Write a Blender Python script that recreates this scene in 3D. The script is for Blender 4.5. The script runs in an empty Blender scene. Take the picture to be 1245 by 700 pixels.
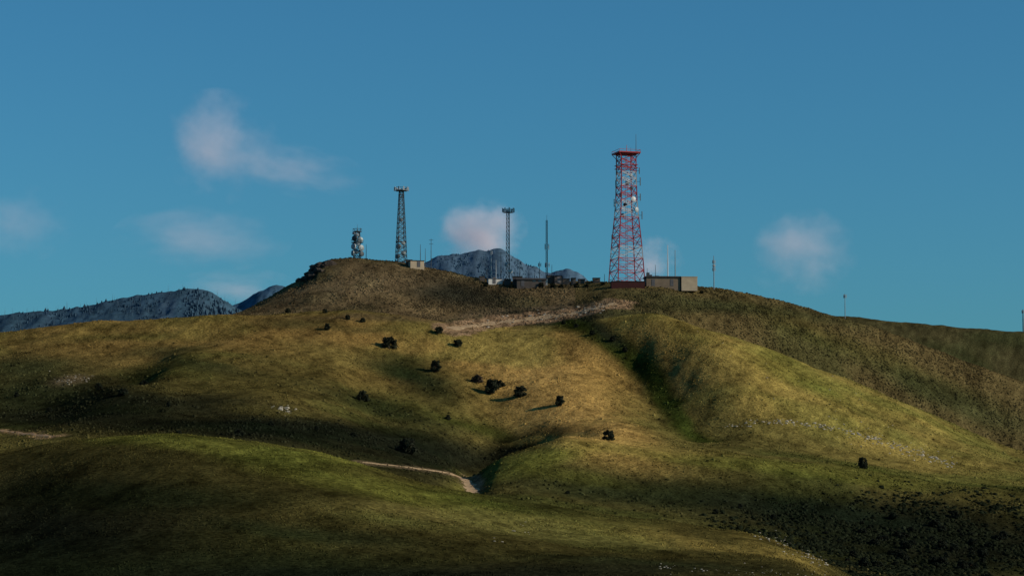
import bpy, math, random
import numpy as np
from mathutils import Vector, Matrix
random.seed(7); rng=np.random.default_rng(11)
scene=bpy.context.scene
scene.view_settings.view_transform='Standard'
try: scene.view_settings.look='None'
except: pass
scene.view_settings.exposure=0
FP=3000.0; CU,CV=622.5,350.0; HV=640.0
P=math.atan((HV-CV)/FP); cP,sP=math.cos(P),math.sin(P)
def ray(u,v):
    x=(u-CU)/FP; y=(CV-v)/FP
    return x, cP-y*sP, sP+y*cP
def tz(u,v,d):
    X,Y,Z=ray(u,v); return X/Y, d*Z/Y
def proj(x,y,z):
    f=y*cP+z*sP; up=-y*sP+z*cP
    return CU+FP*x/f, CV-FP*up/f
# ---------------- noise
TAB=rng.random((256,256))
def vnoise(x,y,s=0):
    x=np.asarray(x,float)+s*17.31; y=np.asarray(y,float)+s*41.7
    xi=np.floor(x).astype(int); yi=np.floor(y).astype(int)
    fx=x-xi; fy=y-yi; fx=fx*fx*fx*(fx*(fx*6-15)+10); fy=fy*fy*fy*(fy*(fy*6-15)+10)
    a=TAB[xi&255,yi&255]; b=TAB[(xi+1)&255,yi&255]; c=TAB[xi&255,(yi+1)&255]; d=TAB[(xi+1)&255,(yi+1)&255]
    return (a*(1-fx)+b*fx)*(1-fy)+(c*(1-fx)+d*fx)*fy-0.5
def fbm(x,y,o=4,s=0):
    r=0;a=1
    for i in range(o):
        r=r+a*vnoise(x*2**i,y*2**i,s+i*3); a*=0.5
    return r
# ---------------- terrain curves (surveyed distance, sight line)
def pchip(xk,yk,x):
    xk=np.asarray(xk,float); yk=np.asarray(yk,float)
    h=np.diff(xk); dl=np.diff(yk)/h; m=np.zeros(len(xk))
    for i in range(1,len(xk)-1):
        if dl[i-1]*dl[i]>0:
            w1=2*h[i]+h[i-1]; w2=h[i]+2*h[i-1]
            m[i]=(w1+w2)/(w1/dl[i-1]+w2/dl[i])
    x=np.clip(x,xk[0],xk[-1])
    i=np.clip(np.searchsorted(xk,x)-1,0,len(h)-1)
    t=(x-xk[i])/h[i]
    return ((1+2*t)*(1-t)**2)*yk[i]+t*(1-t)**2*h[i]*m[i]+t*t*(3-2*t)*yk[i+1]+t*t*(t-1)*h[i]*m[i+1]
C=[]
def curve(d,pts): C.append((d,pts))
curve(100,[(-500,960),(1745,960)])
curve([(0,215),(1245,200)],[(-500,715),(0,712),(300,708),(700,712),(1000,730),(1245,800),(1745,850)])
curve([(0,275),(1245,245)],[(-500,612),(0,614),(100,595),(200,586),(300,590),(400,604),(600,649),(800,678),(950,690),(1040,722),(1245,790),(1745,840)])
curve([(0,330),(600,320),(1245,290)],[(-500,560),(-100,556),(0,548),(60,537),(110,530),(200,526),(300,534),(380,547),(430,560),(480,576),(530,591),(600,604),(700,619),(800,631),(880,641),(930,650),(960,662),(1000,680),(1040,702),(1150,745),(1245,775),(1745,830)])
curve([(0,372),(1245,336)],[(-500,630),(0,618),(200,600),(300,605),(400,622),(480,638),(600,660),(700,672),(800,682),(900,690),(960,704),(1040,720),(1150,730),(1245,738),(1745,780)])
curve(430,[(-500,560),(0,556),(100,546),(200,540),(300,546),(400,570),(480,588),(545,602),(580,614),(620,616),(700,628),(800,642),(900,658),(1000,682),(1100,696),(1245,706),(1745,760)])
curve(480,[(-500,520),(0,530),(100,518),(200,516),(300,518),(400,541),(500,568),(555,588),(580,600),(600,587),(640,582),(700,592),(800,608),(900,624),(1000,640),(1100,652),(1245,668),(1745,700)])
curve(528,[(-500,500),(0,507),(60,510),(100,500),(150,488),(200,488),(240,497),(300,497),(400,518),(480,548),(540,570),(570,585),(590,571),(620,554),(660,540),(690,530),(740,537),(800,546),(870,556),(1000,575),(1245,605),(1745,640)])
curve(556,[(-500,480),(0,490),(60,493),(100,481),(150,466),(200,474),(240,484),(300,482),(400,502),(480,535),(540,562),(575,587),(600,587),(620,581),(650,567),(690,542),(740,531),(800,538),(870,548),(1000,566),(1245,594),(1745,630)])
curve(600,[(-500,455),(0,470),(60,464),(120,468),(160,474),(210,453),(300,460),(400,479),(460,502),(500,503),(560,523),(600,542),(640,530),(690,512),(740,508),(800,523),(850,539),(900,537),(950,542),(1100,564),(1245,581),(1745,620)])
curve(640,[(-500,425),(0,440),(60,438),(120,443),(180,446),(230,430),(300,433),(400,443),(450,462),(500,472),(540,471),(600,482),(660,474),(700,473),(760,484),(800,496),(840,486),(870,475),(900,470),(950,479),(1050,507),(1150,537),(1245,562),(1745,600)])
curve(680,[(-500,400),(0,414),(100,409),(200,410),(300,408),(400,412),(500,429),(600,436),(700,437),(740,445),(768,451),(800,432),(860,414),(930,433),(1000,457),(1100,495),(1245,552),(1745,590)])
curve([(0,705),(1245,700)],[(-500,392),(0,404),(50,398),(100,391),(150,386),(200,384),(300,383),(400,384),(500,392),(560,399),(600,404),(650,405),(700,407),(740,403),(765,394),(800,384),(860,400),(930,425),(1000,450),(1100,490),(1180,522),(1245,548),(1745,585)])
curve(728,[(-500,400),(0,416),(100,404),(200,394),(270,388),(300,382),(350,372),(400,367),(450,367),(500,375),(560,387),(600,391),(650,389),(700,385),(745,374),(800,380),(860,412),(930,446),(1000,476),(1100,520),(1180,555),(1245,580),(1745,600)])
curve(752,[(-500,410),(0,432),(200,402),(270,388),(300,377),(340,360),(380,345),(420,338),(450,338),(500,344),(560,358),(600,364),(650,364),(700,362),(745,354),(800,355),(860,374),(930,397),(1000,424),(1100,462),(1180,492),(1245,518),(1745,590)])
curve(785,[(-500,430),(0,460),(200,425),(260,396),(290,381),(320,366),(345,351),(360,343),(372,336),(382,325),(395,317),(420,314),(450,316),(480,319),(520,326),(560,335),(600,341),(650,344),(700,345),(750,345),(800,347),(850,350),(900,356),(950,366),(1000,381),(1030,389),(1060,398),(1100,412),(1150,431),(1200,449),(1245,466),(1745,560)])
curve(840,[(-500,470),(0,500),(200,470),(300,420),(400,350),(500,355),(600,368),(700,372),(800,374),(900,382),(1000,402),(1100,432),(1245,480),(1745,570)])
curve(920,[(-500,500),(0,520),(200,500),(400,410),(500,400),(700,390),(850,385),(950,382),(1030,384),(1100,391),(1245,404),(1400,415),(1745,440)])
curve(1050,[(-500,560),(500,470),(1245,450),(1745,480)])
curve(1500,[(-500,590),(1745,590)])
curve(5000,[(-500,632),(1745,632)])
curve(16000,[(-500,639),(1745,639)])
tc=np.concatenate([np.linspace(-0.75,-0.2507,50),np.arange(-0.25,0.2501,0.0006),np.linspace(0.2512,0.75,50)])
NT=len(tc)
Dk=np.zeros((len(C)+1,NT)); Zk=np.zeros((len(C)+1,NT))
Dk[0]=4; Zk[0]=-9.5
for k,(dd,pts) in enumerate(C):
    T=[];Z=[];D=[]
    for u,v in pts:
        d=dd if not isinstance(dd,list) else float(np.interp(u,[a for a,b in dd],[b for a,b in dd]))
        t,z=tz(u,v,d); T.append(t);Z.append(z);D.append(d)
    zz=pchip(T,Z,tc)
    ker=np.exp(-0.5*(np.arange(-12,13)/4.0)**2); ker/=ker.sum()
    zs=np.convolve(np.pad(zz,12,mode='edge'),ker,mode='valid')
    inner=(tc>-0.24)&(tc<0.24)
    zz=np.where(inner,zs,zz)
    Zk[k+1]=zz; Dk[k+1]=np.interp(tc,T,D)
dr=np.concatenate([np.arange(4,150,6),np.arange(150,860,1.2),np.arange(860,1000,4),np.geomspace(1000,15900,40)])
ND=len(dr)
G=np.zeros((ND,NT))
for j in range(NT): G[:,j]=pchip(Dk[:,j],Zk[:,j],dr)
YY=np.repeat(dr[:,None],NT,1); XX=YY*tc[None,:]
U0,V0=proj(XX,YY,G)
fade=np.clip((YY-120)/100,0,1)*np.clip((2500-YY)/1000,0,1)
far=np.clip((YY-420)/80,0,1)
rel=0.9*fbm(XX/55,YY/70,2,1)*np.where(YY>735,.5,1)+0.45*fbm(XX/16,YY/22,2,5)+0.26*fbm(XX/4.5,YY/6.0,4,9)
rel=rel+far*np.where(YY>735,.4,1)*(1.0*fbm((XX-0.25*YY)/28,YY/85,2,21)+(0.18-np.abs(fbm((XX-0.3*YY)/30,YY/100,3,27)))*1.3)
rel=rel+np.where(YY>715,1,0)*0.4*fbm(XX/6,YY/9,3,29)
G=G+rel*fade
cr=np.exp(-((U0-384)/16)**2-((V0-331)/9)**2)*(YY>740)*(YY<800)
G=G+cr*2.0*fbm(XX/3,YY/3,3,33)
def grid(F,x,y):
    x=np.asarray(x,float); y=np.asarray(y,float); t=x/y
    i=np.clip(np.searchsorted(dr,y)-1,0,ND-2); j=np.clip(np.searchsorted(tc,t)-1,0,NT-2)
    a=np.clip((y-dr[i])/(dr[i+1]-dr[i]),0,1); b=np.clip((t-tc[j])/(tc[j+1]-tc[j]),0,1)
    if F.ndim==3: a=a[...,None]; b=b[...,None]
    return (F[i,j]*(1-b)+F[i,j+1]*b)*(1-a)+(F[i+1,j]*(1-b)+F[i+1,j+1]*b)*a
def H(x,y): return float(grid(G,x,y))
def hit(u,v,d0=150,d1=1000):
    X,Y,Z=ray(u,v); t=X/Y; s=Z/Y
    ds=np.arange(d0,d1,0.5); zz=grid(G,ds*t,ds)
    k=np.nonzero(zz>=ds*s)[0]
    if len(k)==0: return None
    d=ds[k[0]]; return (d*t,d,float(zz[k[0]]))
def at(u,d):
    t,_=tz(u,345,d); x=t*d; return (x,d,H(x,d))
# ---------------- vegetation colours, with cloud shade, gully shade and lit bands painted in
GOLD=np.array([.34,.21,.064]); OLIVE=np.array([.098,.082,.024]); GREEN=np.array([.055,.074,.014]); DGREEN=np.array([.018,.023,.009])
DARK=np.array([.006,.0075,.0045]); BROWN=np.array([.12,.085,.045]); SAGE=np.array([.05,.05,.034]); TAN=np.array([.36,.26,.15]); LGREEN=np.array([.135,.135,.027]); YG=np.array([.25,.185,.05])  # DARK serves both near-black scrub and painted shade
wu=U0+26*fbm(XX/34,YY/34,5,50); wv=V0+9*fbm(XX/34,YY/34,5,60)
Col=np.repeat(np.repeat(OLIVE[None,None,:],ND,0),NT,1).copy()
def blend(w,c):
    global Col
    w=np.clip(w,0,1)[...,None]; Col=Col*(1-w)+np.asarray(c)*w
def patch(u,v,ru,rv,c,s=1.0,ang=0,dm=(0,1e9)):
    a=math.radians(ang); du=wu-u; dv=wv-v
    p=(du*math.cos(a)+dv*math.sin(a))/ru; q=(-du*math.sin(a)+dv*math.cos(a))/rv
    w=np.exp(-(p*p+q*q)**1.5)*s
    blend(w*((YY>dm[0])&(YY<dm[1])),c)
FG=(0,350); MD=(350,1e9); TOP=(715,860)
def step(x): return 1/(1+np.exp(-np.clip(x,-40,40)))
fgm=step((352-YY)/4)
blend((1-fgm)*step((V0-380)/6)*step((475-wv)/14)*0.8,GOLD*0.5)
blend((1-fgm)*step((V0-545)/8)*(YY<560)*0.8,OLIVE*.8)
patch(655,455,115,64,GOLD,.9,40,MD); patch(715,505,105,32,GOLD*1.05,.9,33,MD); patch(560,425,120,20,GOLD*.8,.7,5,MD)
patch(300,400,220,18,GOLD*.55,.8,0,MD); patch(430,436,90,12,OLIVE*1.5,.5,10,MD); patch(570,470,60,10,OLIVE*1.2,.45,25,MD); patch(330,440,110,10,OLIVE*.9,.6,5,MD)
patch(1010,490,240,50,YG*.95,.95,22,(560,725)); patch(900,430,100,28,YG*.85,.8,25,(560,725)); patch(960,455,90,12,LGREEN*.8,.6,25,(560,725)); patch(850,400,60,10,GOLD*.7,.6,25,(560,725))
patch(1060,470,170,10,OLIVE*1.2,.6,22,(560,725)); patch(980,530,120,9,OLIVE*1.2,.5,14,(560,725)); patch(1120,530,100,10,OLIVE*1.4,.5,20,(560,725))
blend((YY>716)*(U0>700)*0.9,np.array([.085,.065,.028])); blend((YY>716)*(U0<=700)*(V0<392)*0.9,BROWN*.85)
patch(900,375,150,9,DGREEN*1.8,.7,8,(716,850)); patch(1050,430,150,14,OLIVE*.8,.6,22,(716,850)); patch(1150,480,120,16,DGREEN*1.8,.7,22,(716,850)); patch(800,372,80,6,DGREEN,.6,4,(716,850))
blend((YY>850)*0.9,np.array([.045,.041,.018]))
patch(555,358,85,18,SAGE*.4,.97,10,(715,1000)); patch(470,346,60,12,BROWN*1.3,.6,0,(715,1000)); patch(420,322,50,8,BROWN*.6,.6,5,TOP); patch(400,355,60,10,BROWN*1.3,.5,0,TOP)
patch(620,381,110,5,SAGE*.45,.85,-5,TOP); patch(690,392,60,8,SAGE*.5,.7,-8,(690,860)); patch(470,386,120,5,BROWN*.7,.7,0,(690,860))
patch(384,331,20,10,DARK*2,.95,-35,TOP); patch(330,375,60,6,BROWN*.5,.6,-20,TOP)
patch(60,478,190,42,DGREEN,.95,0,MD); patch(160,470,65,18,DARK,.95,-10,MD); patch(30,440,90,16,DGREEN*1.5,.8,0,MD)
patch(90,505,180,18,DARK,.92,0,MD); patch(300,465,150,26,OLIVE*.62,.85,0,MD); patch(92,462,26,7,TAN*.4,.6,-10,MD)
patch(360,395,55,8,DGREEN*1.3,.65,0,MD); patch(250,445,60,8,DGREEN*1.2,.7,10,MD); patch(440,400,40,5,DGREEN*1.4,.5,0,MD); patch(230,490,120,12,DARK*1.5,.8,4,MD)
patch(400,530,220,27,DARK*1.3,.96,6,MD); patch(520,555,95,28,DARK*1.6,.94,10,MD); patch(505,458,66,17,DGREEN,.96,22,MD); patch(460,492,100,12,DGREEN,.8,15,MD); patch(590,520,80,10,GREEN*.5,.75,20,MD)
patch(635,545,85,15,DARK*1.1,.96,-15,(535,700)); patch(555,500,60,7,OLIVE*1.2,.5,15,MD); patch(330,500,60,6,OLIVE*.9,.5,5,MD)  # first patch paints the gully shade behind the lobe crest
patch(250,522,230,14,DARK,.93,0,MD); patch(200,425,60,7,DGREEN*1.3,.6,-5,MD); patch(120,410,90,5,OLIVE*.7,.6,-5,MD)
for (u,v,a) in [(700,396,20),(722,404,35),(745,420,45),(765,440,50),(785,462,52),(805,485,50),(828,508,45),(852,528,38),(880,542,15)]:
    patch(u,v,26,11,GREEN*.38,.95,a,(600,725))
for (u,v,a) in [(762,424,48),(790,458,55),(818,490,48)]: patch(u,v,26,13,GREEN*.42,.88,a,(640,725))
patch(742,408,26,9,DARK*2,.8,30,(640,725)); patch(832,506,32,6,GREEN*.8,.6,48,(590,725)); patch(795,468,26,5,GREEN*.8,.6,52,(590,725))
patch(640,566,85,13,LGREEN*1.0,.95,-14,(430,556)); patch(740,543,130,8,YG*.9,.85,4,(430,600)); patch(980,573,220,9,LGREEN*.9,.75,6,(430,600))
patch(780,602,180,22,DGREEN*1.2,.92,8,(350,556)); patch(700,580,110,9,LGREEN*.5,.6,8,(430,556)); patch(910,610,140,22,DGREEN*.9,.94,8,(350,556))
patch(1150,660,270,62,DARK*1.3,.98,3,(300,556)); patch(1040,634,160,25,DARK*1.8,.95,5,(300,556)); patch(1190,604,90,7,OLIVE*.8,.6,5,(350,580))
patch(572,588,7,11,TAN*.6,.9,0,(430,560))
blend(fgm,OLIVE*.48)  # near hill darkened in its colour to stand in for cloud shade
patch(30,655,290,95,DARK*1.3,.97,0,FG); patch(310,546,230,10,LGREEN*.95,.8,6,FG); patch(470,594,200,14,LGREEN*.75,.85,12,FG); patch(420,615,200,14,OLIVE*1.0,.6,9,FG)  # first patch paints shade at left, second a lit band below the crest
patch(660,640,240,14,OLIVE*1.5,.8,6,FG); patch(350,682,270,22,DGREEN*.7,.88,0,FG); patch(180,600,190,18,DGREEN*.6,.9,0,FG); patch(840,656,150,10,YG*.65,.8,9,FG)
patch(560,697,420,14,DARK*1.6,.88,0,FG); patch(400,645,140,9,DGREEN*1.1,.7,6,FG); patch(960,676,60,9,YG*.7,.7,25,FG); patch(760,685,140,7,DGREEN,.6,4,FG)  # small angled patch paints a lit rim along the right crest
m=fbm(XX/12,YY/9,2,70); m2=fbm((XX+.2*YY)/2.4,YY/5,4,80); m3=fbm((XX-.3*YY)/2.2,YY/28,4,85); m4=fbm(XX/1.2,YY/1.8,2,88)
mm=np.clip(1+0.3*m+0.45*m2+.32*m3+.55*m4,.35,1.9)
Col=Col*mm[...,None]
gm=np.clip(fbm(XX/30,YY/30,3,90)*1.2,0,.5)
Col=Col*(1-gm[...,None]*np.array([.5,.2,.35]))
Col=np.clip(Col,.003,.6)
def seg_path(pts,n=14):
    out=[]
    for (a,b) in zip(pts[:-1],pts[1:]):
        for k in range(n):
            f=k/n; out.append((a[0]*(1-f)+b[0]*f,a[1]*(1-f)+b[1]*f))
    out.append(pts[-1]); return out
R=[[(440,562),(480,566),(520,571),(545,575),(561,580),(570,588),(575,600)],
   [(548,400),(590,394),(640,389),(680,384),(712,378),(735,372),(748,369)],
   [(-60,519),(0,523),(30,527),(66,531)],
   [(560,385),(600,379),(650,375),(700,372),(740,367)],
   ]
roadpts=[]
for ri,r in enumerate(R):
    hp=[]
    for (u,v) in seg_path(r):
        h=hit(u,v,352)
        if h: hp.append(h)
    hp=np.array(hp)
    for _ in range(5):
        hp[1:-1]=(hp[:-2]+hp[2:]+2*hp[1:-1])/4
    roadpts.append(hp)
    wroad=[1.0,5.5,.8,.8][ri]
    dmin=np.full(G.shape,1e9); msk=(np.abs(XX-hp[:,0].mean())<(np.ptp(hp[:,0])/2+15))&(np.abs(YY-hp[:,1].mean())<(np.ptp(hp[:,1])/2+18))
    xs,ys=XX[msk],YY[msk]; dm=np.full(xs.shape,1e9)
    for q in hp: dm=np.minimum(dm,(xs-q[0])**2+(ys-q[1])**2)
    dmin[msk]=np.sqrt(dm)
    w=np.clip(1-(dmin+2.5*fbm(XX/3,YY/3,3,95)-wroad)/1.4,0,1)*[.7,.9,.8,.6][ri]
    blend(w,[TAN*.4,np.array([.21,.135,.078])*np.clip(1+1.2*fbm(XX/2,YY/2,3,97),.4,1.6)[...,None],np.array([.26,.17,.09]),TAN*.4][ri])
# ---------------- mesh helpers
def mesh_np(name,verts,quads,cols=None,smooth=True,tris=False):
    me=bpy.data.meshes.new(name); n=3 if tris else 4
    verts=np.asarray(verts,np.float32); quads=np.asarray(quads,np.int32)
    me.vertices.add(len(verts)); me.vertices.foreach_set('co',verts.ravel())
    me.loops.add(quads.size); me.loops.foreach_set('vertex_index',quads.ravel())
    me.polygons.add(len(quads)); me.polygons.foreach_set('loop_start',np.arange(0,quads.size,n,dtype=np.int32))
    me.polygons.foreach_set('loop_total',np.full(len(quads),n,np.int32))
    me.polygons.foreach_set('use_smooth',np.full(len(quads),smooth,bool))
    me.update(calc_edges=True)
    if cols is not None:
        a=me.color_attributes.new('Col','FLOAT_COLOR','POINT')
        c=np.ones((len(verts),4),np.float32); c[:,:3]=cols; a.data.foreach_set('color',c.ravel())
    return me
def link(name,me,mat=None,**kw):
    o=bpy.data.objects.new(name,me); scene.collection.objects.link(o)
    if mat is not None and me is not None:
        for m_ in (mat if isinstance(mat,list) else [mat]): me.materials.append(m_)
    for k,v in kw.items(): o[k]=v
    return o
def gridmesh(name,X,Y,Z,cols=None):
    a,b=X.shape; v=np.stack([X.ravel(),Y.ravel(),Z.ravel()],1)
    i=np.arange(a*b).reshape(a,b)
    q=np.stack([i[:-1,:-1],i[:-1,1:],i[1:,1:],i[1:,:-1]],-1).reshape(-1,4)
    return mesh_np(name,v,q,None if cols is None else cols.reshape(-1,3))
# ---------------- materials
def nmat(name):
    m=bpy.data.materials.new(name); m.use_nodes=True; nt=m.node_tree; b=nt.nodes['Principled BSDF']
    b.inputs['Specular IOR Level'].default_value=.1
    return m,nt,b
def noisemat(name,col,rough=.8,scale=2.0,var=.35,bump=0.0,attr=False,bscale=None,metal=0,spec=.15):
    m,nt,b=nmat(name); N=nt.nodes; L=nt.links
    tcn=N.new('ShaderNodeTexCoord'); nz=N.new('ShaderNodeTexNoise'); nz.inputs['Scale'].default_value=scale; nz.inputs['Detail'].default_value=6; nz.inputs['Roughness'].default_value=.65
    L.new(tcn.outputs['Object'],nz.inputs['Vector'])
    mr=N.new('ShaderNodeMapRange'); mr.inputs['From Min'].default_value=.3; mr.inputs['From Max'].default_value=.7; mr.inputs['To Min'].default_value=1-var; mr.inputs['To Max'].default_value=1+var
    L.new(nz.outputs['Fac'],mr.inputs['Value'])
    mx=N.new('ShaderNodeVectorMath'); mx.operation='SCALE'
    if attr:
        at_=N.new('ShaderNodeAttribute'); at_.attribute_name='Col'; L.new(at_.outputs['Color'],mx.inputs[0])
    else: mx.inputs[0].default_value=col
    L.new(mr.outputs[0],mx.inputs['Scale']); L.new(mx.outputs[0],b.inputs['Base Color'])
    b.inputs['Roughness'].default_value=rough; b.inputs['Metallic'].default_value=metal; b.inputs['Specular IOR Level'].default_value=spec
    if bump:
        n2=N.new('ShaderNodeTexNoise'); n2.inputs['Scale'].default_value=bscale or scale; n2.inputs['Detail'].default_value=5; n2.inputs['Roughness'].default_value=.7
        L.new(tcn.outputs['Object'],n2.inputs['Vector'])
        bp=N.new('ShaderNodeBump'); bp.inputs['Distance'].default_value=bump; bp.inputs['Strength'].default_value=1
        L.new(n2.outputs['Fac'],bp.inputs['Height']); L.new(bp.outputs[0],b.inputs['Normal'])
    return m
M_ground=noisemat('grass_ground',None,.95,1.8,.75,.5,True,1.2,spec=.0)
M_shrub=noisemat('sagebrush_leaf',None,.95,3,.3,0,True,spec=.0)
M_road=noisemat('dirt',(.32,.225,.13),.95,.7,.35,.2,bscale=2)
M_road2=noisemat('red_dirt',(.30,.19,.10),.95,.7,.3,.2,bscale=2)
M_mtn=noisemat('hazy_mountain',None,.95,.15,.25,1.0,True,.12,spec=.0)  # distance haze is painted into the bluish mountain colours
M_bark=noisemat('juniper_bark',(.12,.08,.05),.95,3,.3,.03)
M_leaf=noisemat('juniper_leaf',(.018,.022,.012),.9,1.2,.6)
M_leaf2=noisemat('juniper_leaf_brown',(.055,.04,.028),.9,1.2,.5)
M_leaf3=noisemat('thicket_leaf',(.011,.015,.008),.9,1.2,.6)
M_red=noisemat('red_tower_paint',(.27,.018,.028),.5,.8,.25,spec=.4)
M_white=noisemat('white_tower_paint',(.36,.35,.38),.5,.8,.15,spec=.4)
M_steel=noisemat('galvanised_steel',(.13,.16,.18),.5,.8,.25,metal=.3,spec=.4)
M_dark=noisemat('dark_steel',(.035,.045,.055),.6,.8,.25,spec=.3)
M_pan=noisemat('antenna_panel_grey',(.25,.28,.31),.5,1,.15,spec=.4)
M_dish=noisemat('dish_white',(.45,.46,.48),.5,1,.12,spec=.4)
M_tanw=noisemat('tan_wall',(.36,.29,.21),.9,.6,.15,.02)
M_brnw=noisemat('brown_wall',(.15,.115,.085),.9,.6,.2,.02)
M_greyw=noisemat('grey_wall',(.07,.06,.055),.9,.6,.2,.02)
M_redw=noisemat('dark_red_wall',(.05,.016,.016),.9,.6,.2,.02)
M_whitew=noisemat('white_wall',(.5,.49,.47),.8,.6,.12,.02)
M_roof=noisemat('dark_roof',(.035,.032,.032),.9,.6,.2,.02)
M_door=noisemat('door_paint',(.08,.08,.09),.6,1,.2)
M_win=noisemat('window_glass',(.03,.04,.05),.15,1,.2,spec=.5)
M_rock=noisemat('pale_rock',(.30,.27,.22),.9,.8,.3,.1)
M_rockd=noisemat('dark_crag_rock',(.045,.036,.03),.95,.6,.5,.3,bscale=1)
# ---------------- ground
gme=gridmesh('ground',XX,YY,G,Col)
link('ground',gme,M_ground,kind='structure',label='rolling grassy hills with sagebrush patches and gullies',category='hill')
for ri,hp in enumerate(roadpts[:3]):
    w=[.75,1.5,.6][ri]; vs=[];
    n=len(hp)
    for k in range(n):
        a=hp[max(k-1,0)]; b=hp[min(k+1,n-1)]; dx,dy=b[0]-a[0],b[1]-a[1]; l=math.hypot(dx,dy) or 1
        nx,ny=-dy/l,dx/l; ww=w*(1+.3*math.sin(k*.9)+.15*math.sin(k*2.3))
        if ri==0: ww*=.4+1.6*(k/n)**2
        for s in (-1,-.5,0,.5,1):
            x,y=hp[k][0]+nx*ww*s,hp[k][1]+ny*ww*s
            vs.append((x,y,H(x,y)+.13-.1*abs(s)))
    q=[]
    for k in range(n-1):
        for s in range(4):
            i=k*5+s; q.append((i,i+1,i+6,i+5))
    link('dirt_road',mesh_np('dirt_road',vs,q),[M_road,M_road,M_road2][ri],kind='structure',label='pale dirt track winding over the grass',category='road')
# ---------------- mountains
def mountain(name,pts,d,W,col,seed,label,amp=10):
    us=np.arange(pts[0][0],pts[-1][0],1.3); 
    vv=pchip([p[0] for p in pts],[p[1] for p in pts],us)
    t=np.array([tz(u,v,d) for u,v in zip(us,vv)])
    xs=t[:,0]*d; zc=t[:,1]
    yy=np.concatenate([np.linspace(-W,0,130),np.linspace(0,W,40)[1:]])
    Xg=np.repeat(xs[None,:],len(yy),0); Yg=np.repeat((d+yy)[:,None],len(xs),1)
    s=np.abs(yy)/W; prof=(1-s)**1.15
    rid=fbm(Xg/70,Yg/130,4,seed); rdg=-np.abs(fbm(Xg/55,Yg/180,3,seed+5))
    Zg=zc[None,:]*prof[:,None]+(rid*amp+rdg*amp*1.2)*np.clip(s*6,0.1,1)[:,None]*prof[:,None]+2.2*fbm(Xg/11,Yg/16,4,seed+7)
    c=np.asarray(col)[None,None,:]*np.clip(1+.4*fbm(Xg/18,Yg/40,4,seed+9)+.4*fbm(Xg/4,Yg/9,2,seed+12),.5,1.5)[...,None]
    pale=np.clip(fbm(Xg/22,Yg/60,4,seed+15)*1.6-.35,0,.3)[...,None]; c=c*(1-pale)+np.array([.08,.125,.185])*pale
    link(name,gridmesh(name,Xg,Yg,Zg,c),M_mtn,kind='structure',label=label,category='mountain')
    return lambda u:(float(np.interp(u,us,xs)),d,float(np.interp(u,us,zc)))
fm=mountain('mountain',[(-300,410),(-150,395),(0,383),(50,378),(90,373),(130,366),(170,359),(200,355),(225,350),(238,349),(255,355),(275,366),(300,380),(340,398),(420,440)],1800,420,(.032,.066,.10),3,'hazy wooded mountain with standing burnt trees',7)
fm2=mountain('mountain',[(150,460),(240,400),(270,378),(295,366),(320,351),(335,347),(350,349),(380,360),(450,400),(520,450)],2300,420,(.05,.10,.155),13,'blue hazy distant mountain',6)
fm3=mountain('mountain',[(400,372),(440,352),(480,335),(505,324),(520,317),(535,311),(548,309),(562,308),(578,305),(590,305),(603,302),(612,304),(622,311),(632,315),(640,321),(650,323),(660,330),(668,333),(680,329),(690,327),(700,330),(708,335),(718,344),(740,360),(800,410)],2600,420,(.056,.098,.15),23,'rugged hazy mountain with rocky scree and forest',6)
def far_trees(name,f_,u0,u1,n,d,hm,label,dep=150,conp=.25,haze=(1,1,1)):
    vs=[];fs=[];cs=[]
    for k in range(n):
        u=random.uniform(u0,u1)
        if vnoise(u/14.0,3.3)<-.35 : continue
        x,y,z=f_(u)
        off=random.random()**1.0*dep
        s=off/420; zz=z*(1-s)**1.15-3.0-off*.02; y=d-off; x=x*(y/d)
        h=hm*random.uniform(.4,1.2); r=h*random.uniform(.02,.035) 
        con=random.random()<conp
        if con: r=h*.3; h*=.55
        i=len(vs); tl=random.uniform(-.05,.05)*h
        for a in range(4):
            an=a*math.pi/2+.4; vs.append((x+r*math.cos(an),y+r*math.sin(an),zz-3+(2 if con else 0)))
        vs.append((x+tl,y,zz+h))
        g=random.uniform(.8,1.2)
        c=(.026*g*haze[0],.052*g*haze[1],.082*g*haze[2]) if con else (.075*g,.12*g,.17*g)  # bluish air haze painted into the tree colours
        cs+= [c]*5
        for a in range(4): fs.append((i+a,i+(a+1)%4,i+4))
    link(name,mesh_np(name,vs,fs,cs,False,True),M_shrub,kind='stuff',label=label,category='forest')
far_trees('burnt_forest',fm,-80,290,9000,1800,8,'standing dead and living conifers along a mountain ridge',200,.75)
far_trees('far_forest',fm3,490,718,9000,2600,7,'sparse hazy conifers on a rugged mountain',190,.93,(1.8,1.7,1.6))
far_trees('far_forest',fm2,255,420,1500,2300,6,'hazy conifers on a blue mountain',120,.95,(1.9,1.9,1.8))
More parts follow.
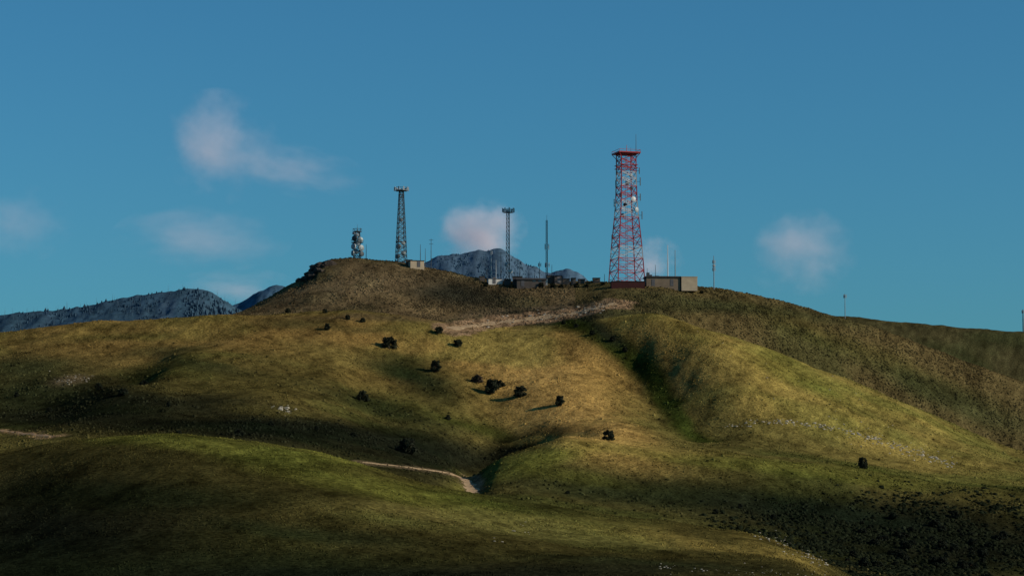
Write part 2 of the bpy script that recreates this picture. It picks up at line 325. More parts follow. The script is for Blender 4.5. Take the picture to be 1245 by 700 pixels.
# ---------------- sagebrush / tuft stuff
def scatter(name,n,xr,yr,dens,size,colf,label,cat,flat=.75,tv=6,mult=5):
    x=rng.uniform(xr[0],xr[1],n*mult); y=rng.uniform(yr[0],yr[1],n*mult)
    k=np.abs(x/y)<.24; x,y=x[k],y[k]
    p=dens(x,y); k=rng.random(len(x))<p; x,y=x[k][:n],y[k][:n]
    z=grid(G,x,y); c0=grid(Col,x,y); n=len(x)  # ground colour under each tuft, painted shade included
    r=size[0]+(size[1]-size[0])*rng.random(n)**2
    a=np.linspace(0,2*np.pi,tv,endpoint=False)
    V=np.zeros((n,2*tv+1,3))
    rot=rng.random(n)*6.28
    for i in range(tv):
        j=rng.uniform(.75,1.25,n)
        V[:,i,0]=x+r*j*np.cos(a[i]+rot); V[:,i,1]=y+r*j*np.sin(a[i]+rot); V[:,i,2]=z-.12
        j=rng.uniform(.5,.95,n)
        V[:,tv+i,0]=x+r*j*np.cos(a[i]+rot+.4); V[:,tv+i,1]=y+r*j*np.sin(a[i]+rot+.4); V[:,tv+i,2]=z+r*flat*rng.uniform(.6,1.1,n)
    V[:,2*tv]=np.stack([x+r*.1,y,z+r*flat*rng.uniform(.9,1.5,n)],1)
    F=[]
    for i in range(tv):
        j=(i+1)%tv; F+= [(i,j,tv+i),(j,tv+j,tv+i),(tv+i,tv+j,2*tv)]
    F=np.array(F)[None]+ (np.arange(n)*(2*tv+1))[:,None,None]
    cc=colf(c0,n); cc=np.repeat(cc[:,None,:],2*tv+1,1)*rng.uniform(.8,1.2,(n,2*tv+1,1))
    link(name,mesh_np(name,V.reshape(-1,3),F.reshape(-1,3),cc.reshape(-1,3),False,True),M_shrub,kind='stuff',label=label,category=cat)
def dn(x,y):
    b=grid(Col,x,y).sum(-1); zone=np.clip(.6-b*3.0,.02,.6)
    cl=np.clip(.45+1.8*fbm(x/14,y/14,3,140),0,1)
    return zone*cl
scatter('sagebrush',24000,(-190,190),(360,716),dn,(.12,.48),lambda c,n:c*.75*rng.uniform(.5,1.8,(n,1))+np.array([.004,.0045,.003]),'low grey-green sagebrush dotting the slopes','bush')
scatter('grass_tuft',45000,(-190,190),(440,716),lambda x,y:np.clip(.4+1.4*fbm((x-.3*y)/6,y/18,3,160),.03,1)*.8,(.07,.24),lambda c,n:c*rng.uniform(.4,1.3,(n,1)),'coarse dry grass tufts on the hillside','grass',.9,5)
def dtop(x,y):
    u,v=proj(x,y,grid(G,x,y)); w=np.exp(-((u-555)/90)**2-((v-360)/20)**2)*.9+np.where(u>760,.45,.22)
    return w*np.clip(.6+1.6*fbm(x/9,y/12,3,170),0.15,1)
scatter('ridge_scrub',36000,(-130,200),(716,800),dtop,(.12,.40),lambda c,n:c*.68*rng.uniform(.45,1.5,(n,1))+np.array([.006,.006,.004]),'dense rough scrub over the upper ridge','bush',.7)
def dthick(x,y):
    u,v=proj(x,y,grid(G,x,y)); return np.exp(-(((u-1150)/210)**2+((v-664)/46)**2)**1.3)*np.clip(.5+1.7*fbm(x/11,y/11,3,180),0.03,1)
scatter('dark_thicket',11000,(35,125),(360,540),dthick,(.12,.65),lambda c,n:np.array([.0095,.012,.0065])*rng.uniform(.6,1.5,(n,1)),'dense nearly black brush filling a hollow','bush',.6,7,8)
scatter('grass_tuft',34000,(-80,80),(215,350),lambda x,y:np.clip(.4+1.4*fbm(x/8,y/8,3,150),.05,1),(.04,.14),lambda c,n:c*rng.uniform(.5,1.4,(n,1)),'coarse grass tufts on the near hill','grass',.8,5)
# ---------------- rocks as rubble
def rubble(lines,label,mat=M_rock):
    vs=[];fs=[]
    for (pts,n,sp,s0,s1,dlo) in lines:
        pp=seg_path(pts,10)
        for k in range(n):
            u,v=pp[random.randrange(len(pp))]; h=hit(u+random.gauss(0,sp*2),v+random.gauss(0,sp),dlo)
            if not h: continue
            r=random.uniform(s0,s1)*random.random()**.5; i=len(vs)
            rings=[(-.3,.8),(.25,1),(.6,.6)]
            for (zz,rr) in rings:
                for a in range(6):
                    an=a*math.pi/3+random.uniform(-.3,.3); q=r*rr*random.uniform(.7,1.2)
                    vs.append((h[0]+q*math.cos(an)*1.3,h[1]+q*math.sin(an),h[2]+r*zz*random.uniform(.8,1.2)))
            for b in range(2):
                for a in range(6):
                    p0=i+b*6+a; p1=i+b*6+(a+1)%6; fs.append((p0,p1,p1+6)); fs.append((p0,p1+6,p0+6))
            for a in range(1,5): fs.append((i+12,i+12+a,i+13+a))
    link('rock_rubble',mesh_np('rock_rubble',vs,fs,None,False,True),mat,kind='stuff',label=label,category='rock')
rubble([([(880,518),(925,513),(965,514),(1010,521),(1050,531),(1090,543),(1125,555),(1160,566)],260,1.8,.15,.45,560),
        ([(1000,515),(1080,535),(1150,560)],60,5,.1,.3,560),([(850,400),(1000,480),(1100,540)],50,16,.08,.25,560)],'band of pale rocks across a grassy ridge')
rubble([([(925,648),(950,656),(970,668),(1000,683)],150,3,.08,.2,200),([(800,690),(870,694),(1010,697)],60,3,.05,.12,200),
        ([(338,496),(352,500)],35,3,.1,.45,352),([(70,465),(110,458)],50,4,.1,.3,352),([(600,655),(640,640)],10,4,.1,.2,200),([(590,392),(700,380),(738,371)],70,3,.15,.5,690)],'pale rocks scattered in the grass')
rubble([([(364,342),(374,337),(382,329),(392,323),(405,320)],90,1.8,.5,1.7,700)],'dark crag breaking through the hilltop edge',M_rockd)
# ---------------- part builder
class MB:
    def __init__(s): s.v=[];s.f=[];s.m=[]
    def beam(s,p,q,w,mi=0):
        p=Vector(p);q=Vector(q);d=(q-p)
        if d.length<1e-6: return
        d.normalize(); a=d.cross(Vector((0,0,1)) if abs(d.z)<.9 else Vector((1,0,0))).normalized(); b=d.cross(a)
        i=len(s.v)
        for e in (p,q):
            for (x,y) in ((-1,-1),(1,-1),(1,1),(-1,1)): s.v.append(e+a*x*w/2+b*y*w/2)
        for k in range(4): s.f.append((i+k,i+(k+1)%4,i+4+(k+1)%4,i+4+k)); s.m.append(mi)
        s.f.append((i+3,i+2,i+1,i)); s.f.append((i+4,i+5,i+6,i+7)); s.m+= [mi,mi]
    def cyl(s,p,q,r1,r2,n=10,mi=0):
        p=Vector(p);q=Vector(q);d=(q-p).normalized(); a=d.cross(Vector((0,0,1)) if abs(d.z)<.9 else Vector((1,0,0))).normalized(); b=d.cross(a)
        i=len(s.v)
        for e,r in ((p,r1),(q,r2)):
            for k in range(n):
                an=2*math.pi*k/n; s.v.append(e+a*math.cos(an)*r+b*math.sin(an)*r)
        for k in range(n): s.f.append((i+k,i+(k+1)%n,i+n+(k+1)%n,i+n+k)); s.m.append(mi)
        s.f.append(tuple(i+n-1-k for k in range(n))); s.f.append(tuple(i+n+k for k in range(n))); s.m+=[mi,mi]
    def box(s,c,sx,sy,sz,rot=0,mi=0):
        i=len(s.v); cr_,sr=math.cos(rot),math.sin(rot)
        for z in (-1,1):
            for (x,y) in ((-1,-1),(1,-1),(1,1),(-1,1)):
                X,Y=x*sx/2,y*sy/2; s.v.append(Vector((c[0]+X*cr_-Y*sr,c[1]+X*sr+Y*cr_,c[2]+z*sz/2)))
        for k in range(4): s.f.append((i+k,i+(k+1)%4,i+4+(k+1)%4,i+4+k)); s.m.append(mi)
        s.f.append((i+3,i+2,i+1,i)); s.f.append((i+4,i+5,i+6,i+7)); s.m+=[mi,mi]
    def dish(s,c,az,r,mi=0):
        d=Vector((math.sin(az),math.cos(az),0)); c=Vector(c)
        s.cyl(c-d*r*.45,c-d*r*.1,r*.35,r*.98,14,mi); s.cyl(c-d*r*.1,c+d*r*.25,r,r,14,mi); s.cyl(c+d*r*.25,c+d*r*.42,r*.98,r*.35,14,mi)
    def obj(s,name,mats,parent=None,**kw):
        me=bpy.data.meshes.new(name); me.from_pydata([tuple(v) for v in s.v],[],s.f)
        for m_ in (mats if isinstance(mats,list) else [mats]): me.materials.append(m_)
        me.polygons.foreach_set('material_index',s.m); me.update()
        o=bpy.data.objects.new(name,me); scene.collection.objects.link(o)
        if parent: o.parent=parent
        for k,v in kw.items(): o[k]=v
        return o
def root(name,loc,label,cat,group=None):
    e=bpy.data.objects.new(name,None); e.location=loc; e.empty_display_size=1; scene.collection.objects.link(e)
    e['label']=label; e['category']=cat
    if group: e['group']=group
    return e
def lattice(mb,h,prof,n,leg,br,rot=0,sides=4,mif=lambda z:0,z0=0,inner=False,redleg=False):
    def W(z): return float(np.interp(z,[a for a,b in prof],[b for a,b in prof]))
    def cs(z):
        w=W(z)/math.sqrt(2) if sides==4 else W(z)/math.sqrt(3)
        return [Vector((w*math.cos(rot+math.pi/4+2*math.pi*k/sides),w*math.sin(rot+math.pi/4+2*math.pi*k/sides),z)) for k in range(sides)]
    zs=n if isinstance(n,list) else [z0+(h-z0)*i/n for i in range(n+1)]
    for a,b in zip(zs[:-1],zs[1:]):
        A,B=cs(a),cs(b); mi=mif((a+b)/2)
        for k in range(sides):
            k2=(k+1)%sides
            mb.beam(A[k],B[k],leg,0 if redleg and k%2==0 else mi); mb.beam(A[k],B[k2],br,mi); mb.beam(A[k2],B[k],br,mi); mb.beam(B[k],B[k2],br*1.2,mi)
        if inner and sides==4: mb.beam(B[0],B[2],br*.8,mi)
    return cs
GT='radio towers and masts on the ridge'
# ---- big red and white tower
D0=768
b=at(762,D0); k=D0/FP
zb=b[2]; _,ztop=tz(762,187,D0); Ht=ztop-zb
T=root('lattice_tower',(b[0],b[1],zb),'tall red and white painted steel lattice radio tower','radio tower',GT)
hh=lambda v:(tz(762,v,D0)[1]-zb)
q_=.80
prof=[(-1,44*k*q_),(hh(300),36.5*k*q_),(hh(270),30*k*q_),(hh(245),25.5*k*q_),(hh(205),23.5*k*q_),(Ht,23.5*k*q_)]
bands=[208,226,250,268,304,316]
def mif(z):
    v=np.interp(z,[hh(347),hh(187)],[347,187]); c=sum(1 for q in bands if v>q); return 0 if c%2==0 else 1
zs=[-1]+[hh(v) for v in (330,315,301,288,276,265,255,245,236,227,218,210,202,195,188)]
mb=MB(); cs=lattice(mb,Ht,prof,zs,.31,.14,math.radians(17),4,mif,inner=True,redleg=True)
for a,b_ in zip(zs[:5],zs[1:6]):
    A,B=cs(a),cs(b_); mi=mif((a+b_)/2)
    for j in range(4):
        M0=(A[j]+A[(j+1)%4]+B[j]+B[(j+1)%4])/4; mb.beam((A[j]+B[j])/2,M0,.1,mi); mb.beam((A[(j+1)%4]+B[(j+1)%4])/2,M0,.1,mi)
mb.obj('lattice_frame',[M_red,M_white],T)
mb=MB(); w=35*k*q_
mb.box((0,0,Ht+.1),w,w,.4,math.radians(17))
for a in range(4):
    a0=math.radians(17)+math.pi/4+a*math.pi/2; a1=a0+math.pi/2; r=w/math.sqrt(2)*.98
    p=(r*math.cos(a0),r*math.sin(a0),Ht+.9); q=(r*math.cos(a1),r*math.sin(a1),Ht+.9)
    mb.beam(p,q,.09); mb.beam(p,(p[0],p[1],Ht),.1); mb.beam(cs(Ht-1.6)[a],(p[0],p[1],Ht),.16)
mb.obj('top_platform',M_red,T)
mb=MB(); w=28*k*q_
for zz in (hh(205),hh(205)+1.0): 
    for a in range(4):
        a0=math.radians(17)+math.pi/4+a*math.pi/2; a1=a0+math.pi/2; r=w/math.sqrt(2)
        mb.beam((r*math.cos(a0),r*math.sin(a0),zz),(r*math.cos(a1),r*math.sin(a1),zz),.15)
        mb.beam((r*math.cos(a0),r*math.sin(a0),zz),(0,0,zz),.08)
mb.obj('lower_platform',M_red,T)
def whip(T,x,y,z0,z1,r=.07,mat=M_dark):
    mb=MB(); mb.cyl((x,y,z0),(x,y,z0+(z1-z0)*.4),r,r*.8,6); mb.cyl((x,y,z0+(z1-z0)*.4),(x,y,z1),r*.75,r*.45,6); return mb.obj('whip_antenna',mat,T)
whip(T,3.1,0,Ht,hh(163),.12); whip(T,.2,0.5,Ht,hh(176),.16,M_red); whip(T,1.4,-1,Ht,hh(180),.08); whip(T,-2.6,0,Ht,hh(182),.09,M_red)
for (u,v,r,az,m_) in [(763,224,.75,3.3,M_pan),(755,238,.7,4.0,M_pan),(770,243,.8,2.8,M_dish),(774,256,.8,2.4,M_pan),(757,263,.7,3.5,M_pan),(767,214,.6,3.0,M_pan),(752,300,.6,3.6,M_pan),(768,230,.6,3.0,M_dark),(760,250,.6,3.4,M_dark)]:
    z=hh(v); x=(u-762)*k; mb=MB(); mb.dish((x,-2.6*(1-z/Ht*.3),z),az,r); mb.beam((x,-2.3,z),(x,-.8,z),.15); mb.obj('dish_antenna',m_,T)
for (u,v,h) in [(747,247,2.4),(779,221,2.6),(749,224,2.2),(781,262,2.5),(778,208,2.0),(744,290,2.2),(750,210,2.0),(779,240,2.2)]:
    mb=MB(); x=(u-762)*k; mb.cyl((x,-.5,hh(v)-h/2),(x,-.5,hh(v)+h/2),.15,.15,6); mb.beam((x,-.5,hh(v)),(x*.6,0,hh(v)),.1); mb.obj('side_antenna',M_dark,T)
mb=MB()
for s in (-.25,.25): mb.beam((s,.4,0),(s,.4,Ht),.08)
for i in range(int(Ht/.8)): mb.beam((-.25,.4,i*.8),(.25,.4,i*.8),.05)
mb.obj('ladder',M_dark,T)
for c_ in cs(0):
    mb=MB(); mb.box((c_.x,c_.y,0),1.1,1.1,1.2); mb.obj('footing',M_greyw,T)
# ---- generic masts
def mast(u,vt,vb,d,wpx0,wpx1,label,sides=4,npan=14,leg=.14,br=.08,mat=M_steel,name='lattice_mast'):
    b=at(u,d); k=d/FP; zt=tz(u,vt,d)[1]; h=zt-b[2]
    T=root(name,b,label,'radio mast',GT)
    mb=MB(); lattice(mb,h,[(-1,wpx0*k),(h*.45,(wpx0*.55+wpx1*.45)*k),(h,wpx1*k)],npan,leg,br,.35,sides,z0=-1); mb.obj('lattice_frame',mat,T)
    return T,h,k,lambda v:tz(u,v,d)[1]-b[2]
def panels(T,z,r,n,hp=1.8,wp=.35,mat=M_pan,part='panel_antenna'):
    for i in range(n):
        a=2*math.pi*i/n+.2; mb=MB(); mb.box((r*math.cos(a),r*math.sin(a),z),.2,wp,hp,a); mb.beam((r*math.cos(a)*.95,r*math.sin(a)*.95,z),(r*math.cos(a)*.3,r*math.sin(a)*.3,z),.1); mb.obj(part,mat,T)
def ring(T,z,r,name='antenna_platform',mat=M_dark,n=8):
    mb=MB()
    for i in range(n):
        a=2*math.pi*i/n; b_=2*math.pi*(i+1)/n
        for zz in (0,.9): mb.beam((r*math.cos(a),r*math.sin(a),z+zz),(r*math.cos(b_),r*math.sin(b_),z+zz),.1)
        mb.beam((0,0,z),(r*math.cos(a),r*math.sin(a),z),.1); mb.beam((r*math.cos(a),r*math.sin(a),z),(r*math.cos(a),r*math.sin(a),z+.9),.08)
    mb.cyl((0,0,z-.06),(0,0,z+.06),r*.8,r*.8,8); mb.obj(name,mat,T)
def dish(T,x,z,r,az,y=-.8,mat=M_pan):
    mb=MB(); mb.dish((x,y,z),az,r); mb.beam((x,y+.2*r,z),(x*.3,0,z),.12); mb.obj('dish_antenna',mat,T)
T,h,k,hv=mast(487.5,231,320,778,12,4.5,'slender dark lattice tower with crown of panel antennas',npan=16,leg=.18,br=.1,mat=M_dark)
ring(T,h-.2,2.1); panels(T,h+.3,2.3,9,1.2,.35); ring(T,hv(240),.9); 
for (du,v,r,az) in [(-3,300,.9,3.6),(3,296,.7,2.7),(-3,290,.6,4.2),(3,308,.8,2.9),(0,268,.6,3.1),(-4,312,.8,3.4)]: dish(T,du*k,hv(v),r,az,-.8,random.choice([M_pan,M_steel]))
mb=MB(); mb.box((0,0,hv(294)),3.4,2.0,.2); mb.box((-.9,0,hv(291)),.5,.6,1.2); mb.obj('equipment_platform',M_dark,T)
T,h,k,hv=mast(618,256,338,778,5,4,'dark lattice mast topped by a ring of panel antennas',3,18,.16,.09,M_dark)
ring(T,h-.6,1.7); panels(T,h+.1,1.9,8,1.3,.35,M_pan); dish(T,-.5,hv(322),.7,3.4); dish(T,.7,hv(330),.7,2.8); whip(T,0,0,h,h+1.2,.08)
T,h,k,hv=mast(665,268,341,776,2.6,2.0,'very thin guyed mast with small side antennas',3,24,.11,.06,M_dark)
whip(T,0,0,h,h+1.8,.07); panels(T,hv(300),.6,2,1.8,.2); panels(T,hv(322),.7,3,1.4,.3)
T,h,k,hv=mast(434,281,314,780,8,5,'short stout mast crowded with round dish antennas',4,6,.18,.11,M_dark)
for (du,v,r,az) in [(-4,300,1.0,3.9),(5,302,1.0,2.5),(-1,306,.8,3.2),(-5,308,.9,4.2),(4,292,.9,2.7),(-3,290,.9,3.6),(1,296,.7,3.1),(6,309,.8,2.3),(0,286,.6,3.2),(-4,284,.5,3.5)]: dish(T,du*k,hv(v),r,az,-1.0,random.choice([M_pan,M_steel,M_dark,M_pan]))
ring(T,h-.2,1.4); whip(T,0,0,h,h+2.2,.08); whip(T,1.1,0,h,h+1.2,.07); ring(T,hv(295),1.9)
def pole(u,vt,d,label,r=.11,mat=M_dark,heads=(),cross=0,name='antenna_pole'):
    b=at(u,d); zt=tz(u,vt,d)[1]; h=zt-b[2]; T=root(name,b,label,'antenna pole',GT)
    mb=MB(); mb.cyl((0,0,-.5),(0,0,h*.6),r,r*.9,8); mb.cyl((0,0,h*.6),(0,0,h),r*.8,r*.55,8); mb.obj('mast_tube',mat,T)
    for f in heads: panels(T,h*f,.4,3,1.1,.25)
    for i in range(cross):
        mb=MB(); mb.beam((-.7,-r,h*(.95-.13*i)),(.7,-r,h*(.95-.13*i)),.09); mb.obj('cross_arm',mat,T)
    return T,h
pole(445,297,780,'short thin pole antenna beside the summit tower',.1)
pole(511,297,778,'thin whip antenna pole beside a tan hut',.11)
pole(524,290,776,'thin dark antenna pole on the summit slope',.11,cross=2)
pole(517,302,779,'short whip antenna pole',.09)
T,h=pole(597,303,776,'thin pale antenna pole beside white sheds',.15,M_pan,(.9,))
T,h=pole(603,316,774,'short pale antenna pole beside white sheds',.13,M_pan)
T,h=pole(609,306,775,'slim pole with stacked cross arms',.13,M_dark,(),3)
for (u,v) in [(632,320),(643,326),(671,322),(677,330),(692,334),(626,326),(650,331),(735,333),(787,326)]: pole(u,v,775,'short pole beside small ridge-top huts',.1,M_dark)
pole(656,318,776,'short pole beside a dark building',.12,M_dark,(.85,))
pole(592,328,775,'short pole beside white sheds',.1)
pole(812,298,771,'thin white antenna pole behind a long building',.17,M_dish)
pole(821,304,771,'thin pale antenna pole behind a long building',.16,M_steel)
pole(797,322,771,'short pole at the roof of a building',.1)
T,h=pole(868,311,776,'lone pole with small panel antennas near its top',.16,M_steel,(.82,.6)); dish(T,0,h*.7,.5,3.1,-.4)
pole(1027,357,783,'lone slim pole on the ridge crest',.13,M_steel,(.9,))
pole(1243,376,922,'lone short mast on a low ridge',.25,M_dark,(.9,))
# ---------------- buildings
def building(u,d,w,dp,h,rot,wall,label,roofm=M_roof,doors=((-.2,),),wins=(),over=.35,pitch=0,zoff=0,extras=(),rt=.35,wing=None):
    b=at(u,d); R_=root('building',(b[0],b[1],b[2]+zoff),label,'building'); R_.rotation_euler=(0,0,math.radians(rot))
    mb=MB(); mb.box((0,0,h/2-.75),w,dp,h+1.5); mb.obj('wall',wall,R_)
    if wing:
        wx,ww,wd,wh,wm=wing
        mb=MB(); mb.box((wx,-.2,wh/2-.75),ww,wd,wh+1.5); mb.obj('end_wall',wm,R_,label='pale tan block at the end of the building')
        mb=MB(); mb.box((wx,-.2,wh+.1),ww+.2,wd+.2,.2); mb.obj('end_roof',M_tanw,R_)
    mb=MB()
    if pitch:
        o=over; x,y=w/2+o,dp/2+o
        vs=[(-x,-y,h+.003),(x,-y,h+.003),(x,y,h+.003),(-x,y,h+.003),(-x,0,h+pitch),(x,0,h+pitch)]
        mb.v=[Vector(v) for v in vs]; mb.f=[(0,1,5,4),(3,4,5,2),(0,4,3),(1,2,5),(0,3,2,1)]; mb.m=[0]*5
    else: mb.box((0,0,h+rt/2+.003),w+2*over,dp+2*over,rt)
    rf=mb.obj('roof',roofm,R_)
    for e in extras:
        mb=MB(); mb.box((e[0],e[1],h+rt+.01+e[4]/2),e[2],e[3],e[4]); mb.obj('roof_vent',M_dark,rf)
    for (fx,) in doors:
        mb=MB(); mb.box((fx*w,-dp/2-.03,1.0),1.0,.08,2.0); dobj=mb.obj('door',M_door,R_)
        mb=MB(); mb.box((fx*w+.35,-dp/2-.1,1.05),.08,.06,.08); mb.obj('handle',M_pan,dobj)
    for fx in wins:
        mb=MB(); mb.box((fx*w,-dp/2-.02,1.7),1.0,.06,.6); mb.obj('window',M_win,R_)
    return R_
building(805,763,10.6,5,2.5,6,M_brnw,'long low flat-roofed equipment building with a pale tan end',doors=((-.3,),(.25,)),extras=((-4,0,1.5,1.5,.6),(-1.5,1,1.2,1.2,.4),(-4.6,-1,.9,.8,1.2)),rt=.5,over=.25,wing=(8.1,5.0,5.4,2.75,M_tanw))
building(763,759,10.3,4.5,1.3,2,M_redw,'low dark red building at the foot of the tower',doors=(),over=.1,rt=.2)
building(506,772,4.4,3.4,1.9,14,M_tanw,'small tan hut with a flat roof on the summit',doors=((.1,),),over=.12,rt=.2)
building(497,774,2.0,2.0,1.5,5,M_greyw,'tiny grey equipment hut beside a tower',doors=(),over=.1,rt=.2)
building(598,771,2.6,2.4,1.5,12,M_whitew,'small white equipment shed among antennas',doors=((.2,),),over=.1,rt=.15)
building(607,772,1.8,2.0,1.3,10,M_whitew,'tiny white equipment cabinet hut',doors=(),over=.08,rt=.12)
building(645,768,9,4.5,2.0,6,M_greyw,'low dark building with a shallow pitched roof',doors=((-.3,),),wins=(.1,.3),pitch=.8)
building(629,770,3,3,2.4,0,M_greyw,'dark grey flat-roofed hut',doors=((0,),),over=.1,rt=.2)
building(617,771,2.2,2,1.5,0,M_greyw,'small dark cabinet at the mast base',doors=(),over=.1,rt=.15)
building(661,771,2.4,2.2,1.8,0,M_whitew,'small pale cabinet by a dark building',doors=(),over=.08,rt=.12)
building(678,773,2.6,2.4,2.1,15,M_greyw,'small weathered hut on the ridge',doors=((0,),),over=.1,pitch=.5)
for (u,w_,h_) in [(688,2.2,1.5),(707,2,1.1),(668,1.8,2.3),(697,1.4,1.7),(725,2.2,1.3),(586,1.6,1.2)]:
    building(u,774,w_,2,h_,5,M_greyw,'tiny dark cabinet on the ridge',doors=(),over=.1,rt=.15)
# ---------------- trees
def crown_mesh(seed,R_=1.0,Hh=1.9,nc=34,leaf=.10,nl=46):
    r=random.Random(seed); vs=[];fs=[]
    cl=[]
    for i in range(nc):
        z=r.uniform(.12,1)*Hh; f=z/Hh; wr=R_*math.sqrt(max(.05,1-((f-.4)/.66)**2))*r.uniform(.35,.95); a=r.uniform(0,6.283)
        cl.append((wr*math.cos(a),wr*math.sin(a),z,r.uniform(.22,.4)*R_*(1.1-.5*f)))
    for (cx,cy,cz,cr_) in cl:
        i=len(vs)
        for a in range(5):
            for b_ in range(2):
                an=a*1.2566; q=cr_*.62*r.uniform(.6,1.1); vs.append((cx+q*math.cos(an),cy+q*math.sin(an),cz+(b_-.5)*cr_*.7))
        for a in range(5):
            p=i+a*2; q=i+((a+1)%5)*2; fs.append((p,q,q+1,p+1))
        fs.append((i+1,i+3,i+5,i+7)); 
        for l in range(nl):
            th=r.uniform(0,6.283); ph=math.acos(r.uniform(-1,1)); q=cr_*r.uniform(.65,1.2)
            p=Vector((cx+q*math.sin(ph)*math.cos(th),cy+q*math.sin(ph)*math.sin(th),cz+q*math.cos(ph)*.9))
            u_=Vector((r.gauss(0,1),r.gauss(0,1),r.gauss(0,1))).normalized(); w_=u_.cross(Vector((r.gauss(0,1),r.gauss(0,1),r.gauss(0,1)))).normalized()
            s=leaf*R_*r.uniform(.6,1.5); j=len(vs)
            vs+= [tuple(p-u_*s),tuple(p+w_*s*.6),tuple(p+u_*s),tuple(p-w_*s*.6)]; fs.append((j,j+1,j+2,j+3))
    me=bpy.data.meshes.new('crown'); me.from_pydata(vs,[],fs); me.update(); return me
def trunk_mesh(seed):
    mb=MB(); mb.cyl((0,0,-.25),(0.03,0,.5),.12,.09,8); mb.cyl((.03,0,.5),(0,.05,1.3),.09,.03,8)
    for i in range(6):
        a=i*1.05+seed; z=.15+.12*i; mb.cyl((0,0,z),(.5*math.cos(a),.5*math.sin(a),z+.45),.05,.02,6)
    me=bpy.data.meshes.new('trunk'); me.from_pydata([tuple(v) for v in mb.v],[],mb.f); me.materials.append(M_bark); return me
crowns=[crown_mesh(s,1,hh_,nc) for s,hh_,nc in ((1,1.6,48),(2,1.7,50),(3,1.45,44),(4,1.8,50),(5,1.35,42))]
crownsB=[c_.copy() for c_ in crowns]; crownsC=[c_.copy() for c_ in crowns]
for c_ in crownsB: c_.materials.append(M_leaf2)
for c_ in crownsC: c_.materials.append(M_leaf3)
for c_ in crowns: c_.materials.append(M_leaf)
trunks=[trunk_mesh(s) for s in range(3)]
def plant(h,wpx,kind,label,hs,group):
    s=wpx*h[1]/FP/2/1.05
    T=root('juniper_tree',(h[0],h[1],h[2]-.1*s),label,'tree',group)
    i=random.randrange(5) ; rz=random.uniform(0,6.28)
    cm=(crowns,crownsB,crownsC)[kind][i]
    for nm,me in (('crown',cm),('trunk',trunks[i%3])):
        o=bpy.data.objects.new(nm,me); o.parent=T; o.scale=(s,s,s*hs); o.rotation_euler=(0,0,rz); scene.collection.objects.link(o)
def tree(u,v,wpx,kind=0,label='dark round juniper standing alone on the grassy slope',dlo=352,hs=1.0,group='junipers dotted over the hillside'):
    h=hit(u,v+wpx*.36,dlo)
    if h: plant(h,wpx,kind,label,hs,group)
for t_ in [(473,416,20),(533,401,12),(556,417,12),(530,446,16),(598,471,20),(607,466,13),(633,476,17),(441,482,15),(681,488,14),(740,529,16),(398,398,9),(423,386,7),(441,389,7),(291,525,13),(217,526,8),(495,542,24),(350,378,7),(395,378,7)]:
    tree(*t_)
tree(580,460,14,1,'brownish half-bare juniper on the grassy slope'); tree(1049,565,12,0,'small upright dark juniper on a grassy bench',hs=1.3)
tree(545,508,7,0,'small dark bush in a green hollow')
for (u,v,w_) in [(120,470,10),(150,476,13),(175,465,10),(205,492,7),(60,498,8),(20,480,7),(330,515,7),(385,520,7),(430,528,8),(690,598,6),(870,622,8),(900,615,7),(940,628,9),(700,396,7),(720,405,7),(745,412,8),(760,425,7),(685,392,6)]:
    tree(u,v,w_,2,'low dark shrub tree in a shaded gully',group='shrubs in the gullies')
for (u,w_) in [(622,6),(636,5),(658,7),(672,8),(682,6),(701,7),(713,5),(733,6),(853,5),(590,5)]:
    plant(at(u,766),w_,2,'small dark shrub beside ridge-top huts',1.0,'shrubs around the huts')
random.seed(21)
for k_ in range(80):
    u=random.gauss(1120,65); v=random.gauss(662,20)
    if v<625 or u<985 or v>708 or u>1290: continue
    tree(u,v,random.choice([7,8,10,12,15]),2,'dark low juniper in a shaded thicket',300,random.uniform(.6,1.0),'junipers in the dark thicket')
# ---------------- sky, clouds, light
AZ=math.radians(105); EL=math.radians(24)
Sv=Vector((math.sin(AZ)*math.cos(EL),math.cos(AZ)*math.cos(EL),math.sin(EL)))
sl=bpy.data.lights.new('sun','SUN'); sl.energy=4.7; sl.angle=math.radians(.5); sl.color=(1,.85,.66)
so=bpy.data.objects.new('sun',sl); so.rotation_euler=Sv.to_track_quat('Z','Y').to_euler(); scene.collection.objects.link(so)
w=bpy.data.worlds.new('World'); scene.world=w; w.use_nodes=True; nt=w.node_tree; N=nt.nodes; L=nt.links
bg=N['Background']; sk=N.new('ShaderNodeTexSky'); sk.sky_type='NISHITA'; sk.sun_disc=False; sk.sun_elevation=EL; sk.sun_rotation=AZ; sk.air_density=1; sk.dust_density=1.3; sk.ozone_density=2.5; sk.altitude=300
mu=N.new('ShaderNodeVectorMath'); mu.operation='MULTIPLY'; mu.inputs[1].default_value=(.43,1.14,1.42)
L.new(sk.outputs[0],mu.inputs[0]); L.new(mu.outputs[0],bg.inputs['Color']); bg.inputs['Strength'].default_value=.06
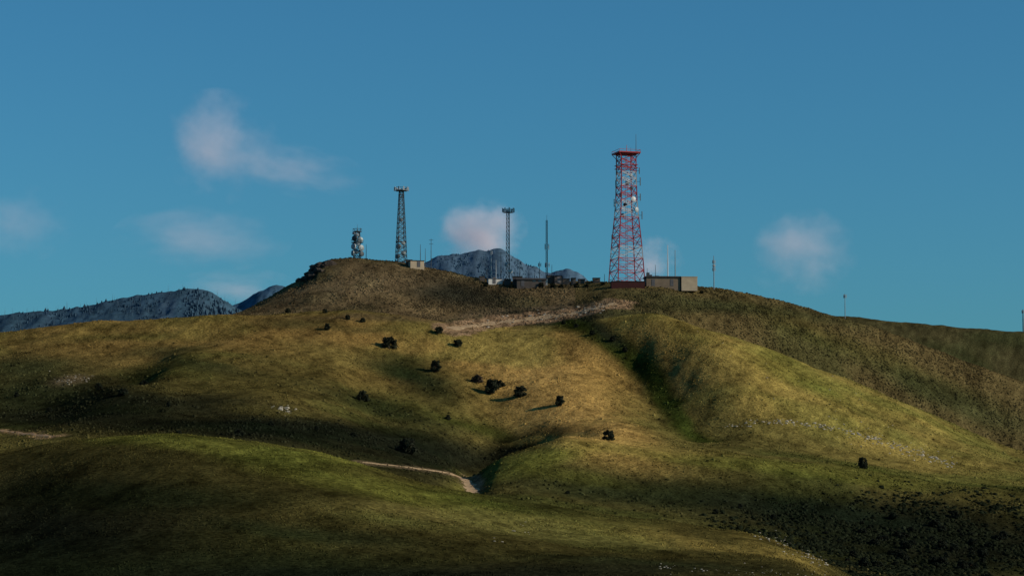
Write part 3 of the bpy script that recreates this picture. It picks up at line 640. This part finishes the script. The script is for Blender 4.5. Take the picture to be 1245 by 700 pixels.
def cloudmat(name,dens,seed,sc=1.3,thr=.2,gain=2.8,em_=.12):
    m=bpy.data.materials.new(name); m.use_nodes=True; nt=m.node_tree; N=nt.nodes; L=nt.links; N.clear()
    out=N.new('ShaderNodeOutputMaterial'); pv=N.new('ShaderNodeVolumePrincipled'); pv.inputs['Color'].default_value=(1,.93,1,1); pv.inputs['Anisotropy'].default_value=0.0
    tc_=N.new('ShaderNodeTexCoord'); ln=N.new('ShaderNodeVectorMath'); ln.operation='LENGTH'; L.new(tc_.outputs['Object'],ln.inputs[0])
    ad=N.new('ShaderNodeVectorMath'); ad.operation='ADD'; ad.inputs[1].default_value=(seed*3.1,seed*1.7,seed*.9); L.new(tc_.outputs['Object'],ad.inputs[0])
    nz=N.new('ShaderNodeTexNoise'); nz.inputs['Scale'].default_value=sc; nz.inputs['Detail'].default_value=5; nz.inputs['Roughness'].default_value=.66; L.new(ad.outputs[0],nz.inputs['Vector'])
    a=N.new('ShaderNodeMath'); a.operation='MULTIPLY_ADD'; a.inputs[1].default_value=gain; a.inputs[2].default_value=-gain/2+1.0-thr; L.new(nz.outputs['Fac'],a.inputs[0])
    s=N.new('ShaderNodeMath'); s.operation='SUBTRACT'; L.new(a.outputs[0],s.inputs[0]); L.new(ln.outputs['Value'],s.inputs[1])
    c=N.new('ShaderNodeMath'); c.operation='MAXIMUM'; c.inputs[1].default_value=0; L.new(s.outputs[0],c.inputs[0])
    pw=N.new('ShaderNodeMath'); pw.operation='POWER'; pw.inputs[1].default_value=1.5; L.new(c.outputs[0],pw.inputs[0])
    d=N.new('ShaderNodeMath'); d.operation='MULTIPLY'; d.inputs[1].default_value=dens; L.new(pw.outputs[0],d.inputs[0])
    e=N.new('ShaderNodeMath'); e.operation='MULTIPLY'; e.inputs[1].default_value=em_; L.new(d.outputs[0],e.inputs[0])
    em=N.new('ShaderNodeEmission'); em.inputs['Color'].default_value=(1,.82,1,1); L.new(e.outputs[0],em.inputs['Strength'])  # added glow standing in for light scattered inside the cloud
    ads=N.new('ShaderNodeAddShader'); L.new(pv.outputs[0],ads.inputs[0]); L.new(em.outputs[0],ads.inputs[1])
    L.new(d.outputs[0],pv.inputs['Density']); L.new(ads.outputs[0],out.inputs['Volume']); return m
import bmesh
def cloud(u,v,ru,rv,dens,seed,ang=0,label='soft pinkish cloud drifting in a blue sky',thr=.1,gain=2.8,em_=.12):
    d=5200.0; t,z=tz(u,v,d); k=d/FP
    bm=bmesh.new(); bmesh.ops.create_icosphere(bm,subdivisions=3,radius=1.0); me=bpy.data.meshes.new('cloud'); bm.to_mesh(me); bm.free()
    o=link('cloud',me,cloudmat('cloud_vapour',dens,seed,thr=thr,gain=gain,em_=em_),label=label,category='cloud',group='small clouds in the sky')
    o.location=(t*d,d,z); o.scale=(ru*k,rv*k,rv*k); o.rotation_euler=(0,math.radians(ang),0)
cloud(268,178,78,72,.0065,1,25,'soft pinkish cloud with a wispy top')
cloud(360,206,92,36,.0075,2,10,'thin trailing wisp of pinkish cloud')
cloud(245,290,115,46,.0055,3,0,'broad faint lilac cloud')
cloud(583,284,62,50,.022,4,0,'small bright puffy cloud behind a mountain',gain=2.2)
cloud(792,322,42,40,.012,5,0,'small faint cloud behind a tower')
cloud(975,308,72,60,.006,6,0,'rounded faint pinkish cloud')
cloud(20,272,76,50,.003,7,0,'very faint lilac cloud')
cloud(285,350,80,28,.008,8,0,'thin faint cloud low over mountains')
# ---------------- camera
cam=bpy.data.cameras.new('camera'); cam.lens=36*FP/1245; cam.sensor_width=36; cam.clip_end=40000; cam.clip_start=1
co=bpy.data.objects.new('camera',cam); co.location=(0,0,0); co.rotation_euler=(math.pi/2+P,0,0); scene.collection.objects.link(co); scene.camera=co
